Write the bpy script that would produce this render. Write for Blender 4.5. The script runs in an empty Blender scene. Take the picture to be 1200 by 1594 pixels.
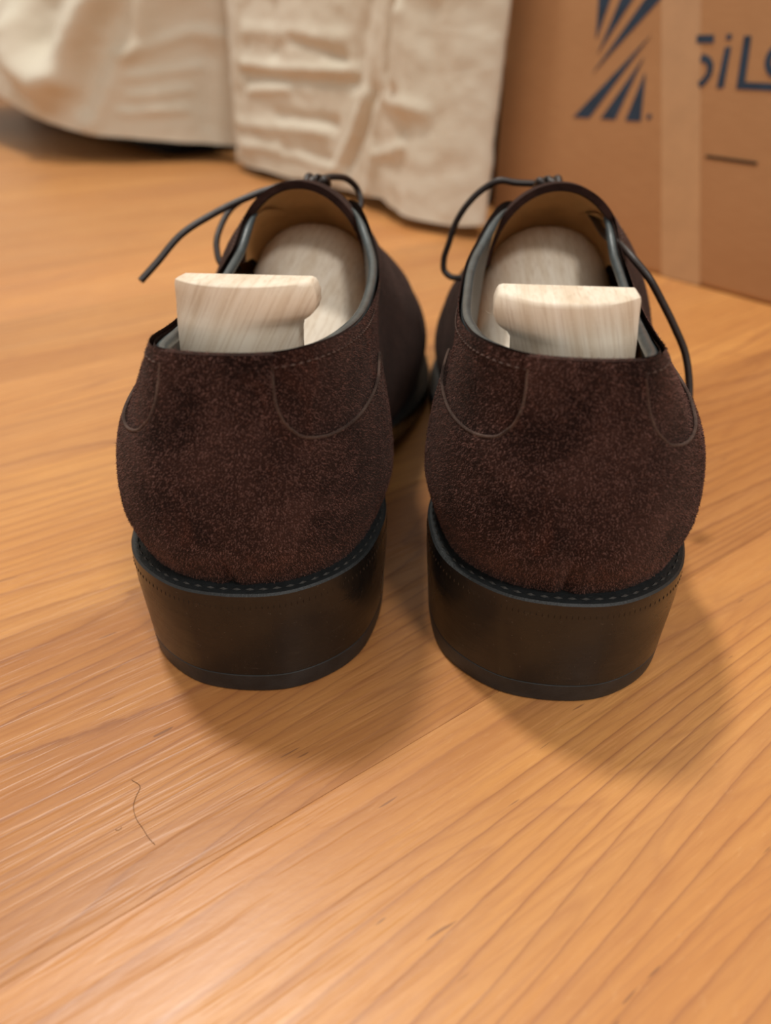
import bpy, bmesh, math, random
import numpy as np
from mathutils import Vector, noise

random.seed(7)
rng = np.random.default_rng(7)
scene = bpy.context.scene
COL = scene.collection

# ------------------------------------------------------------------ camera
FPX = 1150.0                       # focal length in pixels of a 1200x1594 frame
PITCH = 33.2
CAM_H = 0.155
cd = bpy.data.cameras.new('camera')
cam = bpy.data.objects.new('camera', cd)
COL.objects.link(cam)
cam.location = (0, 0, CAM_H)
cam.rotation_euler = (math.radians(90 - PITCH), 0, 0)
cd.sensor_fit = 'VERTICAL'
cd.sensor_height = 36.0
cd.lens = FPX / 1594.0 * 36.0
cd.clip_start = 0.005
cd.clip_end = 30
cd.dof.use_dof = True
cd.dof.focus_distance = 0.192
cd.dof.aperture_fstop = 8.6
scene.camera = cam

# ------------------------------------------------------------------ light
scene.view_settings.view_transform = 'Standard'
scene.view_settings.look = 'None'
scene.view_settings.gamma = 1.0
scene.view_settings.use_curve_mapping = False
scene.view_settings.exposure = 0.0

w = bpy.data.worlds.new('room_ambient')
scene.world = w
w.use_nodes = True
w.node_tree.nodes['Background'].inputs[0].default_value = (1.0, 0.93, 0.84, 1)
w.node_tree.nodes['Background'].inputs[1].default_value = 0.66

def area(name, loc, target, size, power, color):
    l = bpy.data.lights.new(name, 'AREA')
    l.shape = 'DISK'
    l.size = size
    l.energy = power
    l.color = color
    o = bpy.data.objects.new(name, l)
    COL.objects.link(o)
    o.location = loc
    d = Vector(target) - Vector(loc)
    o.rotation_euler = d.to_track_quat('-Z', 'Y').to_euler()
    return o
area('rear_fill_light', (0.75, -1.2, 2.36), (0, 0.25, 0), 0.5, 27, (1.0, 0.97, 0.93))  # unseen fill added behind the camera to brighten the backs of blocks and heels
area('ceiling_lamp_light', (-0.48, 0.80, 2.36), (0, 0.25, 0), 0.24, 37, (1.0, 0.95, 0.87))

# room axes: EP runs along the floor boards, EB across them (and along the box face)
AX = math.radians(54.3)
EP = np.array([math.sin(AX), math.cos(AX), 0.0])
EB = np.array([math.cos(AX), -math.sin(AX), 0.0])

# ------------------------------------------------------------------ helpers
def link(o, parent=None):
    COL.objects.link(o)
    if parent is not None:
        o.parent = parent
    return o

def empty(name, loc=(0, 0, 0), rz=0.0, parent=None):
    o = bpy.data.objects.new(name, None)
    o.empty_display_size = 0.02
    link(o, parent)
    o.location = loc
    o.rotation_euler = (0, 0, rz)
    return o

def tag(o, label=None, cat=None, group=None, kind=None):
    if label: o['label'] = label
    if cat: o['category'] = cat
    if group: o['group'] = group
    if kind: o['kind'] = kind
    return o

def mesh_obj(name, verts, faces, mat, parent=None, smooth=True, uv=None, angle=None):
    me = bpy.data.meshes.new(name)
    me.from_pydata([tuple(map(float, v)) for v in verts], [], [tuple(map(int, f)) for f in faces])
    if uv is not None:
        lay = me.uv_layers.new(name='UVMap')
        li = np.empty(len(me.loops), dtype=np.int32)
        me.loops.foreach_get('vertex_index', li)
        lay.data.foreach_set('uv', np.asarray(uv, dtype=np.float32)[li].ravel())
    me.validate()
    if smooth:
        me.polygons.foreach_set('use_smooth', [True] * len(me.polygons))
        if angle:
            me.set_sharp_from_angle(angle=math.radians(angle))
    me.update()
    if mat is not None:
        me.materials.append(mat)
    return link(bpy.data.objects.new(name, me), parent)

def grid_faces(nu, nv, cu=False, cv=False, off=0):
    f = []
    for i in range(nu if cu else nu - 1):
        i2 = (i + 1) % nu
        for j in range(nv if cv else nv - 1):
            j2 = (j + 1) % nv
            f.append((off + i * nv + j, off + i2 * nv + j, off + i2 * nv + j2, off + i * nv + j2))
    return f

def tri_mesh(name, V, T, mat, parent):
    """large triangle soup, fast"""
    me = bpy.data.meshes.new(name)
    V = np.asarray(V, np.float32); T = np.asarray(T, np.int32)
    me.vertices.add(len(V)); me.vertices.foreach_set('co', V.ravel())
    me.loops.add(T.size); me.loops.foreach_set('vertex_index', T.ravel())
    me.polygons.add(len(T))
    me.polygons.foreach_set('loop_start', np.arange(0, T.size, 3, dtype=np.int32))
    me.update(calc_edges=True)
    me.validate()
    me.materials.append(mat)
    return link(bpy.data.objects.new(name, me), parent)

def hspline(knots, pts, q):
    """Hermite spline through pts (n,...) at knots, evaluated at q"""
    knots = np.asarray(knots, float); pts = np.asarray(pts, float); q = np.asarray(q, float)
    n = len(knots)
    m = np.zeros_like(pts)
    for i in range(n):
        a, b = max(i - 1, 0), min(i + 1, n - 1)
        if a == i - 1 and b == i + 1:
            h0, h1 = knots[i] - knots[a], knots[b] - knots[i]
            d0, d1 = (pts[i] - pts[a]) / h0, (pts[b] - pts[i]) / h1
            m[i] = (d0 * h1 + d1 * h0) / (h0 + h1)
        else:
            m[i] = (pts[b] - pts[a]) / (knots[b] - knots[a])
    k = np.clip(np.searchsorted(knots, q, side='right') - 1, 0, n - 2)
    h = knots[k + 1] - knots[k]
    u = (q - knots[k]) / h
    sh = u.shape + (1,) * (pts.ndim - 1)
    u = u.reshape(sh); h = h.reshape(sh)
    return ((2 * u**3 - 3 * u**2 + 1) * pts[k] + (u**3 - 2 * u**2 + u) * h * m[k]
            + (-2 * u**3 + 3 * u**2) * pts[k + 1] + (u**3 - u**2) * h * m[k + 1])

def curve_pts(pts, n):
    pts = np.asarray(pts, float)
    d = np.r_[0, np.cumsum(np.linalg.norm(np.diff(pts, axis=0), axis=1))]
    return hspline(d, pts, np.linspace(0, d[-1], n))

def tube(pts, r, ns=10, closed=False, flat=1.0):
    """verts, faces of a tube; r scalar or per point"""
    pts = np.asarray(pts, float)
    n = len(pts)
    r = np.full(n, r) if np.isscalar(r) else np.asarray(r)
    V = []
    up = None
    for i in range(n):
        a = pts[i - 1] if (i > 0 or closed) else pts[i]
        b = pts[(i + 1) % n] if (i < n - 1 or closed) else pts[i]
        t = (b - a) / (np.linalg.norm(b - a) + 1e-12)
        if up is None:
            up = np.array([0, 0, 1.0]) if abs(t[2]) < .9 else np.array([1.0, 0, 0])
        x = np.cross(up, t); x /= np.linalg.norm(x) + 1e-12
        y = np.cross(t, x)
        up = y
        for k in range(ns):
            a_ = 2 * math.pi * k / ns
            V.append(pts[i] + r[i] * (math.cos(a_) * x + flat * math.sin(a_) * y))
    F = grid_faces(n, ns, cu=closed, cv=True)
    if not closed:
        F.append(tuple(range(ns))[::-1])
        F.append(tuple((n - 1) * ns + k for k in range(ns)))
    return V, F

# ------------------------------------------------------------------ materials
def new_mat(name):
    m = bpy.data.materials.new(name)
    m.use_nodes = True
    nt = m.node_tree
    return m, nt, nt.nodes['Principled BSDF']

def N(nt, kind, **kw):
    n = nt.nodes.new(kind)
    for k, v in kw.items():
        if hasattr(n, k) and not k.startswith('i_'):
            setattr(n, k, v)
    return n

def noise_tex(nt, vec, scale, detail=3, rough=.55, dist=0.0):
    n = nt.nodes.new('ShaderNodeTexNoise')
    n.inputs['Scale'].default_value = scale
    n.inputs['Detail'].default_value = detail
    n.inputs['Roughness'].default_value = rough
    n.inputs['Distortion'].default_value = dist
    if vec is not None: nt.links.new(vec, n.inputs['Vector'])
    return n.outputs['Fac']

def mapping(nt, vec, scale=(1, 1, 1), loc=(0, 0, 0), rot=(0, 0, 0)):
    n = nt.nodes.new('ShaderNodeMapping')
    n.inputs['Scale'].default_value = scale
    n.inputs['Location'].default_value = loc
    n.inputs['Rotation'].default_value = rot
    nt.links.new(vec, n.inputs['Vector'])
    return n.outputs['Vector']

def ramp(nt, fac, stops, interp='LINEAR'):
    n = nt.nodes.new('ShaderNodeValToRGB')
    cr = n.color_ramp
    cr.interpolation = interp
    while len(cr.elements) > 1: cr.elements.remove(cr.elements[0])
    for i, (p, c) in enumerate(stops):
        e = cr.elements[0] if i == 0 else cr.elements.new(p)
        e.position = p
        e.color = (c, c, c, 1) if not hasattr(c, '__len__') else (*c, 1)
    nt.links.new(fac, n.inputs['Fac'])
    return n.outputs['Color']

def math_n(nt, op, a, b=None, clamp=False):
    n = nt.nodes.new('ShaderNodeMath'); n.operation = op; n.use_clamp = clamp
    for i, v in enumerate((a, b)):
        if v is None: continue
        if isinstance(v, (int, float)): n.inputs[i].default_value = v
        else: nt.links.new(v, n.inputs[i])
    return n.outputs[0]

def mix(nt, fac, a, b, mode='MIX'):
    n = nt.nodes.new('ShaderNodeMix'); n.data_type = 'RGBA'; n.blend_type = mode
    for sock, v in ((n.inputs[0], fac), (n.inputs[6], a), (n.inputs[7], b)):
        if isinstance(v, (int, float)): sock.default_value = v
        elif isinstance(v, tuple): sock.default_value = (*v, 1)
        else: nt.links.new(v, sock)
    return n.outputs[2]

def bump(nt, height, dist, strength=1.0, normal=None):
    n = nt.nodes.new('ShaderNodeBump')
    n.inputs['Strength'].default_value = strength
    n.inputs['Distance'].default_value = dist
    nt.links.new(height, n.inputs['Height'])
    if normal is not None: nt.links.new(normal, n.inputs['Normal'])
    return n.outputs['Normal']

def objco(nt):
    return nt.nodes.new('ShaderNodeTexCoord').outputs['Object']

def mat_floor():
    m, nt, b = new_mat('laminate_wood')
    oi = nt.nodes.new('ShaderNodeObjectInfo')
    co = objco(nt)
    add = nt.nodes.new('ShaderNodeVectorMath'); add.operation = 'ADD'
    mul = nt.nodes.new('ShaderNodeVectorMath'); mul.operation = 'SCALE'
    cmb = nt.nodes.new('ShaderNodeCombineXYZ')
    nt.links.new(oi.outputs['Random'], cmb.inputs[2])
    nt.links.new(oi.outputs['Random'], cmb.inputs[0])
    nt.links.new(cmb.outputs[0], mul.inputs[0]); mul.inputs['Scale'].default_value = 23.0
    nt.links.new(co, add.inputs[0]); nt.links.new(mul.outputs[0], add.inputs[1])
    p = add.outputs[0]
    # growth rings: contour lines of a stretched noise
    n1 = noise_tex(nt, mapping(nt, p, (1.7, 17.0, 1.0)), 1.0, 1.4, .4, .40)
    jit = noise_tex(nt, mapping(nt, p, (120, 420, 1)), 1.0, 2, .6)
    n1 = math_n(nt, 'ADD', n1, math_n(nt, 'MULTIPLY', jit, .010))
    sep = nt.nodes.new('ShaderNodeSeparateXYZ'); nt.links.new(p, sep.inputs[0])
    rings = math_n(nt, 'FRACT', math_n(nt, 'ADD', math_n(nt, 'MULTIPLY', n1, math_n(nt, 'ADD', math_n(nt, 'MULTIPLY', oi.outputs['Alpha'], 12.0), 6.0)), math_n(nt, 'MULTIPLY', sep.outputs[1], -135.0)))
    vein = ramp(nt, rings, [(0, 1.0), (.06, .55), (.15, .22), (.40, .05), (.90, .0), (.965, .20), (1, 1.0)])
    # veins come and go
    fade = ramp(nt, noise_tex(nt, mapping(nt, p, (5, 18, 1)), 1.0, 2), [(.3, .4), (.6, 1.0)])
    veinf = math_n(nt, 'MULTIPLY', vein, fade)
    broad = noise_tex(nt, mapping(nt, p, (3.0, 26, 1)), 1.0, 3)
    fine = noise_tex(nt, mapping(nt, p, (70, 700, 1)), 1.0, 3, .6)
    speck = noise_tex(nt, mapping(nt, p, (260, 900, 1)), 1.0, 2, .6)
    base = ramp(nt, broad, [(.22, (.47, .195, .058)), (.5, (.58, .270, .083)), (.75, (.65, .325, .112))])
    base = mix(nt, math_n(nt, 'MULTIPLY', veinf, .85), base, (.26, .095, .040))
    n2 = noise_tex(nt, mapping(nt, p, (2.2, 26.0, 1.0), (4, 7, 2)), 1.0, 2, .5, .4)
    lines = ramp(nt, math_n(nt, 'FRACT', math_n(nt, 'MULTIPLY', n2, 24.0)), [(0, 1.0), (.12, .35), (.4, 0.0), (.85, 0.0), (1, 1.0)])
    base = mix(nt, math_n(nt, 'MULTIPLY', lines, .30), base, (.36, .145, .055))
    base = mix(nt, ramp(nt, fine, [(.36, .24), (.58, 0.0)]), base, (.36, .13, .042))
    base = mix(nt, ramp(nt, speck, [(.62, 0.0), (.85, .15)]), base, (.86, .55, .27))
    blot = noise_tex(nt, mapping(nt, p, (4.5, 19, 1), (1, 5, 9)), 1.0, 3, .5, .6)
    base = mix(nt, ramp(nt, blot, [(.52, 0.0), (.70, .42)]), base, (.38, .165, .062))
    fleck = noise_tex(nt, mapping(nt, p, (75, 620, 1), (3, 2, 8)), 1.0, 1, .4)
    base = mix(nt, ramp(nt, fleck, [(.775, 0.0), (.80, .7)]), base, (.20, .085, .04))
    tint = mix(nt, 1.0, base, oi.outputs['Color'], 'MULTIPLY')
    nt.links.new(tint, b.inputs['Base Color'])
    emb = noise_tex(nt, mapping(nt, p, (30, 430, 1)), 1.0, 2, .5)
    embr = ramp(nt, emb, [(.35, 0.0), (.5, 1.0)])
    rgh = ramp(nt, emb, [(.3, .45), (.7, .33)])
    nt.links.new(rgh, b.inputs['Roughness'])
    nb = bump(nt, embr, .00014, .6)
    nb = bump(nt, noise_tex(nt, mapping(nt, p, (300, 700, 1)), 1.0, 2), .00006, .5, nb)
    nt.links.new(nb, b.inputs['Normal'])
    b.inputs['Specular IOR Level'].default_value = .5
    return m

def mat_suede(name, dark, light, hair=False):
    m, nt, b = new_mat(name)
    co = objco(nt)
    big = noise_tex(nt, co, 48, 3, .55, .6)
    mid = noise_tex(nt, mapping(nt, co, (1, 1, 1.6)), 260, 3, .6)
    fine = noise_tex(nt, co, 2600, 2, .6)
    f = math_n(nt, 'ADD', math_n(nt, 'MULTIPLY', math_n(nt, 'SUBTRACT', big, .12), 1.0), math_n(nt, 'MULTIPLY', mid, .2))
    f = math_n(nt, 'ADD', f, math_n(nt, 'MULTIPLY', fine, .35 if not hair else 1.0))
    c = ramp(nt, f, [(.50 if hair else .46, dark), (.74 if hair else .66, tuple((a + l) / 2 for a, l in zip(dark, light))), (1.0 if hair else .80, light)])
    red = ramp(nt, noise_tex(nt, mapping(nt, co, (1, 1, .55), (3, 1, 0)), 85, 2, .5, .8), [(.58, 0.0), (.74, .45)])
    c = mix(nt, red, c, (light[0] * 1.15, light[1] * .80, light[2] * .62))
    nt.links.new(c, b.inputs['Base Color'])
    b.inputs['Roughness'].default_value = 1.0
    b.inputs['Specular IOR Level'].default_value = .08
    b.inputs['Sheen Weight'].default_value = .10 if not hair else .05
    b.inputs['Sheen Roughness'].default_value = .5
    b.inputs['Sheen Tint'].default_value = (.75, .55, .48, 1)
    if not hair:
        nt.links.new(bump(nt, math_n(nt, 'ADD', fine, math_n(nt, 'MULTIPLY', mid, 1.5)), .0005, .7), b.inputs['Normal'])
    return m

def mat_simple(name, col, rough, spec=.5, var=.15, vscale=120, bscale=600, bdist=.0001, coat=0.0, sheen=0.0):
    m, nt, b = new_mat(name)
    co = objco(nt)
    n = noise_tex(nt, co, vscale, 4, .6)
    c = ramp(nt, n, [(.3, tuple(x * (1 - var) for x in col)), (.7, tuple(min(1, x * (1 + var)) for x in col))])
    nt.links.new(c, b.inputs['Base Color'])
    b.inputs['Roughness'].default_value = rough
    b.inputs['Specular IOR Level'].default_value = spec
    b.inputs['Coat Weight'].default_value = coat
    b.inputs['Coat Roughness'].default_value = .25
    b.inputs['Sheen Weight'].default_value = sheen
    if bdist:
        nt.links.new(bump(nt, noise_tex(nt, co, bscale, 3), bdist, .6), b.inputs['Normal'])
    return m

def mat_heel():
    m, nt, b = new_mat('polished_heel_leather')
    co = objco(nt)
    n = noise_tex(nt, mapping(nt, co, (60, 60, 25)), 1.0, 4, .6)
    c = ramp(nt, n, [(.35, (.006, .0055, .0055)), (.62, (.014, .010, .007)), (.8, (.030, .022, .016))])
    sc = noise_tex(nt, mapping(nt, co, (90, 90, 900)), 1.0, 3, .6)
    c = mix(nt, ramp(nt, sc, [(.64, 0.0), (.78, .5)]), c, (.045, .036, .028))
    dots = noise_tex(nt, co, 1400, 2, .5)
    c = mix(nt, ramp(nt, dots, [(.70, 0.0), (.76, .6)]), c, (.10, .08, .06))
    nt.links.new(c, b.inputs['Base Color'])
    r = ramp(nt, n, [(.3, .20), (.75, .40)])
    nt.links.new(r, b.inputs['Roughness'])
    nb = bump(nt, noise_tex(nt, mapping(nt, co, (70, 70, 160)), 1.0, 4), .0006, .35)
    nb = bump(nt, sc, .00008, .4, nb)
    nt.links.new(nb, b.inputs['Normal'])
    b.inputs['Specular IOR Level'].default_value = .42
    return m

def mat_treewood(name, deg):
    m, nt, b = new_mat(name)
    co = objco(nt)
    p = mapping(nt, co, (1, 1, 1), (0, 0, 0), (0, math.radians(deg), 0))
    n1 = noise_tex(nt, mapping(nt, p, (330, 60, 12)), 1.0, 2, .5, .3)
    fine = noise_tex(nt, mapping(nt, p, (1500, 300, 60)), 1.0, 3, .6)
    fib = noise_tex(nt, mapping(nt, co, (900, 900, 2500)), 1.0, 2, .6)
    c = ramp(nt, n1, [(.3, (.66, .55, .42)), (.5, (.74, .645, .52)), (.72, (.79, .705, .59))])
    c = mix(nt, ramp(nt, fine, [(.34, .35), (.5, 0.0)]), c, (.46, .33, .22))
    wv = nt.nodes.new('ShaderNodeTexWave'); wv.wave_type = 'BANDS'; wv.bands_direction = 'X'; wv.wave_profile = 'SAW'
    wv.inputs['Scale'].default_value = 120; wv.inputs['Distortion'].default_value = 2.2; wv.inputs['Detail'].default_value = 2
    wv.inputs['Detail Scale'].default_value = .6
    nt.links.new(mapping(nt, p, (1, .35, .25)), wv.inputs['Vector'])
    c = mix(nt, ramp(nt, wv.outputs['Fac'], [(.84, 0.0), (.97, .26), (1.0, .05)]), c, (.44, .31, .20))
    c = mix(nt, ramp(nt, fib, [(.58, 0.0), (.75, .3)]), c, (.84, .78, .68))
    nt.links.new(c, b.inputs['Base Color'])
    b.inputs['Roughness'].default_value = .55
    b.inputs['Specular IOR Level'].default_value = .35
    nt.links.new(bump(nt, fine, .00008, .5), b.inputs['Normal'])
    return m

def mat_cloth():
    m, nt, b = new_mat('cream_cotton_cloth')
    co = objco(nt)
    n = noise_tex(nt, co, 7, 3)
    c = ramp(nt, n, [(.3, (.57, .525, .425)), (.7, (.64, .595, .50))])
    nt.links.new(c, b.inputs['Base Color'])
    b.inputs['Roughness'].default_value = .85
    b.inputs['Specular IOR Level'].default_value = .2
    b.inputs['Sheen Weight'].default_value = .15
    weave = noise_tex(nt, mapping(nt, co, (900, 900, 900)), 1.0, 2)
    cr = noise_tex(nt, mapping(nt, co, (16, 16, 34)), 1.0, 4, .6, 1.2)
    nb = bump(nt, cr, .004, .35)
    nt.links.new(bump(nt, weave, .0002, .4, nb), b.inputs['Normal'])
    return m

def mat_card():
    m, nt, b = new_mat('corrugated_cardboard')
    co = objco(nt)
    n = noise_tex(nt, mapping(nt, co, (4, 4, 9)), 1.0, 4, .6)
    f = noise_tex(nt, mapping(nt, co, (60, 60, 700)), 1.0, 3, .6)
    c = ramp(nt, n, [(.3, (.43, .235, .110)), (.7, (.50, .285, .140))])
    c = mix(nt, ramp(nt, f, [(.4, .25), (.6, 0.0)]), c, (.36, .18, .08))
    nt.links.new(c, b.inputs['Base Color'])
    b.inputs['Roughness'].default_value = .7
    b.inputs['Specular IOR Level'].default_value = .3
    flute = nt.nodes.new('ShaderNodeTexWave'); flute.wave_type = 'BANDS'; flute.bands_direction = 'X'
    flute.inputs['Scale'].default_value = 50
    nt.links.new(co, flute.inputs['Vector'])
    nt.links.new(bump(nt, flute.outputs['Fac'], .0002, .25), b.inputs['Normal'])
    return m

M_floor = mat_floor()
M_suede = mat_suede('dark_brown_suede', (.0070, .0028, .0023), (.038, .0175, .0138))
M_nap = mat_suede('suede_nap_fibres', (.008, .0032, .0027), (.140, .070, .057), hair=True)
M_cut = mat_suede('raw_suede_edge', (.022, .013, .011), (.12, .08, .065))
M_rim = mat_simple('black_leather_edge', (.050, .064, .068), .36, .7, .3, 200, 900, .00012)  # black leather with its blue-grey highlight mixed into the base colour
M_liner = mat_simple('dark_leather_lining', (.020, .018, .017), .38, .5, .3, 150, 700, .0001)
M_tan = mat_simple('tan_leather_lining', (.62, .335, .125), .50, .4, .14, 90, 500, .0001)
M_sole = mat_simple('black_leather_welt', (.010, .012, .013), .55, .5, .35, 300, 1500, .0003)
M_heel = mat_heel()
M_rubber = mat_simple('black_rubber_top_piece', (.015, .0155, .016), .48, .42, .4, 120, 900, .00015)
M_lace = mat_simple('waxed_brown_lace', (.020, .012, .010), .42, .5, .3, 500, 3000, .0001)
M_thread = mat_simple('brown_stitching_thread', (.085, .052, .042), .75, .2, .4, 900, 0, 0)
M_wthread = mat_simple('black_welt_thread', (.030, .028, .026), .65, .3, .4, 900, 0, 0)
M_wood = mat_treewood('pale_unfinished_maple', -28)
M_wood_r = mat_treewood('pale_unfinished_maple_steep_grain', 16)
M_brass = mat_simple('steel_spring', (.55, .53, .50), .3, .5, .05)
M_brass.node_tree.nodes['Principled BSDF'].inputs['Metallic'].default_value = 1.0
M_cloth = mat_cloth()
M_card = mat_card()
M_ink = mat_simple('blue_print_ink', (.022, .045, .082), .6, .3, .25, 60, 0, 0)
M_tape = mat_simple('clear_brown_packing_tape', (.49, .295, .155), .28, .5, .08, 40, 300, .00005)
M_dark = mat_simple('dark_bed_fabric', (.012, .012, .013), .8, .3, .3, 60)
M_mattress = mat_simple('white_mattress_ticking', (.7, .66, .58), .9, .2, .05, 30)
M_wall = mat_simple('warm_white_wall_paint', (.72, .68, .61), .85, .3, .04, 20, 300, .0003)
M_under = mat_simple('floor_underlay', (.10, .05, .025), .9, .2, .1, 20)
M_hair = mat_simple('dark_hair_strand', (.10, .045, .02), .5, .4, .1)
M_fluff = mat_simple('pale_thread_fluff', (.70, .62, .50), .8, .2, .1)
M_slit = mat_simple('dark_cut_slot', (.05, .03, .02), .9, .1, .2)

# ------------------------------------------------------------------ floor
PW = 0.1035                         # strip width
Q0 = -0.0996                        # a seam, measured across the boards
fl = mesh_obj('floor', [EP * p + EB * q + np.array([0, 0, z]) for z in (-.02, -.009) for p, q in ((-1.6, -2.7), (2.7, -2.7), (2.7, 1.5), (-1.6, 1.5))],
              [(3, 2, 1, 0), (4, 5, 6, 7), (0, 1, 5, 4), (1, 2, 6, 5), (2, 3, 7, 6), (3, 0, 4, 7)], M_under, smooth=False)
tag(fl, 'warm brown wood laminate floor under the shoes', None, None, 'structure')
rot = math.atan2(EP[1], EP[0])
def plank_mesh(L):
    g, bv, h = .00004, .00010, .008
    x0, x1, y0, y1 = g, L - g, g, PW - g
    V = [(x0, y0, -h), (x1, y0, -h), (x1, y1, -h), (x0, y1, -h), (x0, y0, -bv), (x1, y0, -bv), (x1, y1, -bv), (x0, y1, -bv),
         (x0 + bv, y0 + bv, 0), (x1 - bv, y0 + bv, 0), (x1 - bv, y1 - bv, 0), (x0 + bv, y1 - bv, 0)]
    F = [(3, 2, 1, 0), (8, 9, 10, 11)]
    for a, c in ((0, 4), (4, 8)):
        for i in range(4):
            j = (i + 1) % 4
            F.append((a + i, a + j, c + j, c + i))
    me = bpy.data.meshes.new('plank')
    me.from_pydata(V, [], F); me.update(); me.materials.append(M_floor)
    return me
plank_cache = {}
k0 = int(math.floor((-2.6 - Q0) / PW)); k1 = int(math.ceil((1.4 - Q0) / PW))
for k in range(k0, k1):
    q = Q0 + k * PW
    joint = -.75 + .5 * random.random()
    cuts = [-1.55, joint, joint + 1.8 + .3 * random.random(), 2.65]
    if k in (0, -1, -2): cuts = [-1.55, -.6 - .15 * (k % 2), 1.3 + .2 * (k % 2), 2.65]
    for a, b_ in zip(cuts, cuts[1:]):
        L = round(b_ - a, 3)
        if L not in plank_cache: plank_cache[L] = plank_mesh(L)
        o = bpy.data.objects.new('plank', plank_cache[L])
        link(o, fl)
        # local y runs to the left of EP, i.e. towards -EB
        o.location = tuple(EP * a + EB * (q + PW))
        o.rotation_euler = (0, 0, rot)
        t = .90 + .16 * random.random()
        tone = (t, t * (.98 + .03 * random.random()), t * (.97 + .05 * random.random()))
        if k == 0: tone = (1.04, 1.05, 1.06)
        if k == -1: tone = (.77, .72, .72)
        fig = {0: .35, -1: 1.0}.get(k, .2 + .5 * random.random())     # how strongly this board is figured
        o.color = (*tone, fig)

# ------------------------------------------------------------------ walls beyond the bed and the box
def slab(name, p0, p1, q0, q1, z0, z1, mat, parent=None, bev=0.0, smooth=False):
    bm = bmesh.new()
    cs = [EP * p + EB * q + np.array([0, 0, z]) for z in (z0, z1) for p, q in ((p0, q0), (p1, q0), (p1, q1), (p0, q1))]
    vs = [bm.verts.new(c) for c in cs]
    for f in ((3, 2, 1, 0), (4, 5, 6, 7), (0, 1, 5, 4), (1, 2, 6, 5), (2, 3, 7, 6), (3, 0, 4, 7)):
        bm.faces.new([vs[i] for i in f])
    bmesh.ops.recalc_face_normals(bm, faces=bm.faces)
    if bev:
        bmesh.ops.bevel(bm, geom=list(bm.edges), offset=bev, segments=3, affect='EDGES', profile=.5)
    me = bpy.data.meshes.new(name); bm.to_mesh(me); bm.free()
    me.materials.append(mat)
    if smooth:
        me.polygons.foreach_set('use_smooth', [True] * len(me.polygons)); me.set_sharp_from_angle(angle=.7)
    return link(bpy.data.objects.new(name, me), parent)

wl = slab('wall_back', 1.53, 1.63, -2.66, 1.5, -.02, 2.5, M_wall)
tag(wl, 'warm white painted wall behind the bed', None, None, 'structure')

wl = slab('wall_left', -1.6, 1.53, -2.66, -2.56, -.02, 2.5, M_wall)
tag(wl, 'warm white painted wall at the far end of the bed', None, None, 'structure')

# ================================================================== shoes
# Local frame of a LEFT shoe: +y to the toe, +x to the inner side, z up. s runs from the back
# centre (0) round the inner side (+1) or outer side (-1) to the toe; t runs from welt to top.
ST = [0, .05, .10, .16, .26, .38, .47, .50, .55, .62, .74, .86, .94, 1.0]
FE_M = [(0, .0065, .036), (.0135, .0085, .036), (.0255, .0180, .036), (.0322, .037, .036), (.0300, .070, .0345), (.0255, .110, .025),
        (.0300, .142, .0165), (.0320, .152, .0145), (.0350, .168, .012), (.0385, .190, .010), (.0380, .225, .010), (.0295, .262, .013), (.0175, .284, .016), (.005, .2915, .017)]
FE_L = [(0, .0065, .036), (-.0135, .0085, .036), (-.0255, .0180, .036), (-.0322, .037, .036), (-.0325, .070, .0345), (-.0350, .110, .025),
        (-.0405, .142, .0165), (-.0420, .152, .0145), (-.0445, .166, .012), (-.0475, .186, .010), (-.0450, .220, .010), (-.0330, .258, .013), (-.0100, .283, .016), (.005, .2915, .017)]
TP_M = [(.003, .0062, .0975), (.0155, .0080, .0975), (.0240, .0165, .0970), (.0285, .034, .0945), (.0298, .072, .0905), (.0265, .112, .0940),
        (.0160, .142, .1025), (.0110, .155, .1000), (-.0010, .168, .0945), (.000, .186, .0825), (.002, .212, .0670), (.0035, .246, .0500), (.0045, .268, .0410), (.005, .277, .0370)]
TP_L = [(.003, .0062, .0975), (-.0085, .0078, .0975), (-.0135, .0150, .0965), (-.0160, .034, .0930), (-.0200, .072, .0880), (-.0205, .112, .0920),
        (-.0165, .142, .1020), (-.0120, .155, .0995), (-.0010, .168, .0945), (.000, .186, .0825), (.002, .212, .0670), (.0035, .246, .0500), (.0045, .268, .0410), (.005, .277, .0370)]
TK = np.array([0, .25, .5, .75, 1.0])
ZB_R, HB_R, BL_R = np.array([0, .24, .50, .76, 1]), np.array([0, 0, .08, .46, 1]), np.array([0, .0026, .0018, .0002, 0])
ZB_F, HB_F, BL_F = np.array([0, .30, .62, .90, 1]), np.array([0, 0, .13, .46, 1]), np.array([0, .0035, .0025, .0005, 0])

s_full = np.array([-x for x in ST[:0:-1]] + ST)
FE = np.array(FE_L[:0:-1] + FE_M, float)
TPc = np.array(TP_L[:0:-1] + TP_M, float)
# outward plan normals of the feather line
tan_ = np.gradient(FE[:, :2], axis=0)
tan_[0] = (FE[1] - FE[-2])[:2]; tan_[-1] = tan_[0]
nrm = np.stack([tan_[:, 1], -tan_[:, 0]], 1); nrm /= np.linalg.norm(nrm, axis=1)[:, None]
LEV = []
for k in range(5):
    wgt = np.clip((np.abs(s_full) - .36) / .24, 0, 1)
    zb = ZB_R[k] * (1 - wgt) + ZB_F[k] * wgt
    hb = HB_R[k] * (1 - wgt) + HB_F[k] * wgt
    bl = BL_R[k] * (1 - wgt) + BL_F[k] * wgt
    bl = bl + np.where(np.abs(s_full) < .08, (0, .0022, .0026, .0012, 0)[k], 0.0)
    P = np.empty_like(FE)
    P[:, :2] = FE[:, :2] + (TPc - FE)[:, :2] * hb[:, None] + nrm * bl[:, None]
    P[:, 2] = FE[:, 2] + (TPc - FE)[:, 2] * zb
    LEV.append(P)

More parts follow.
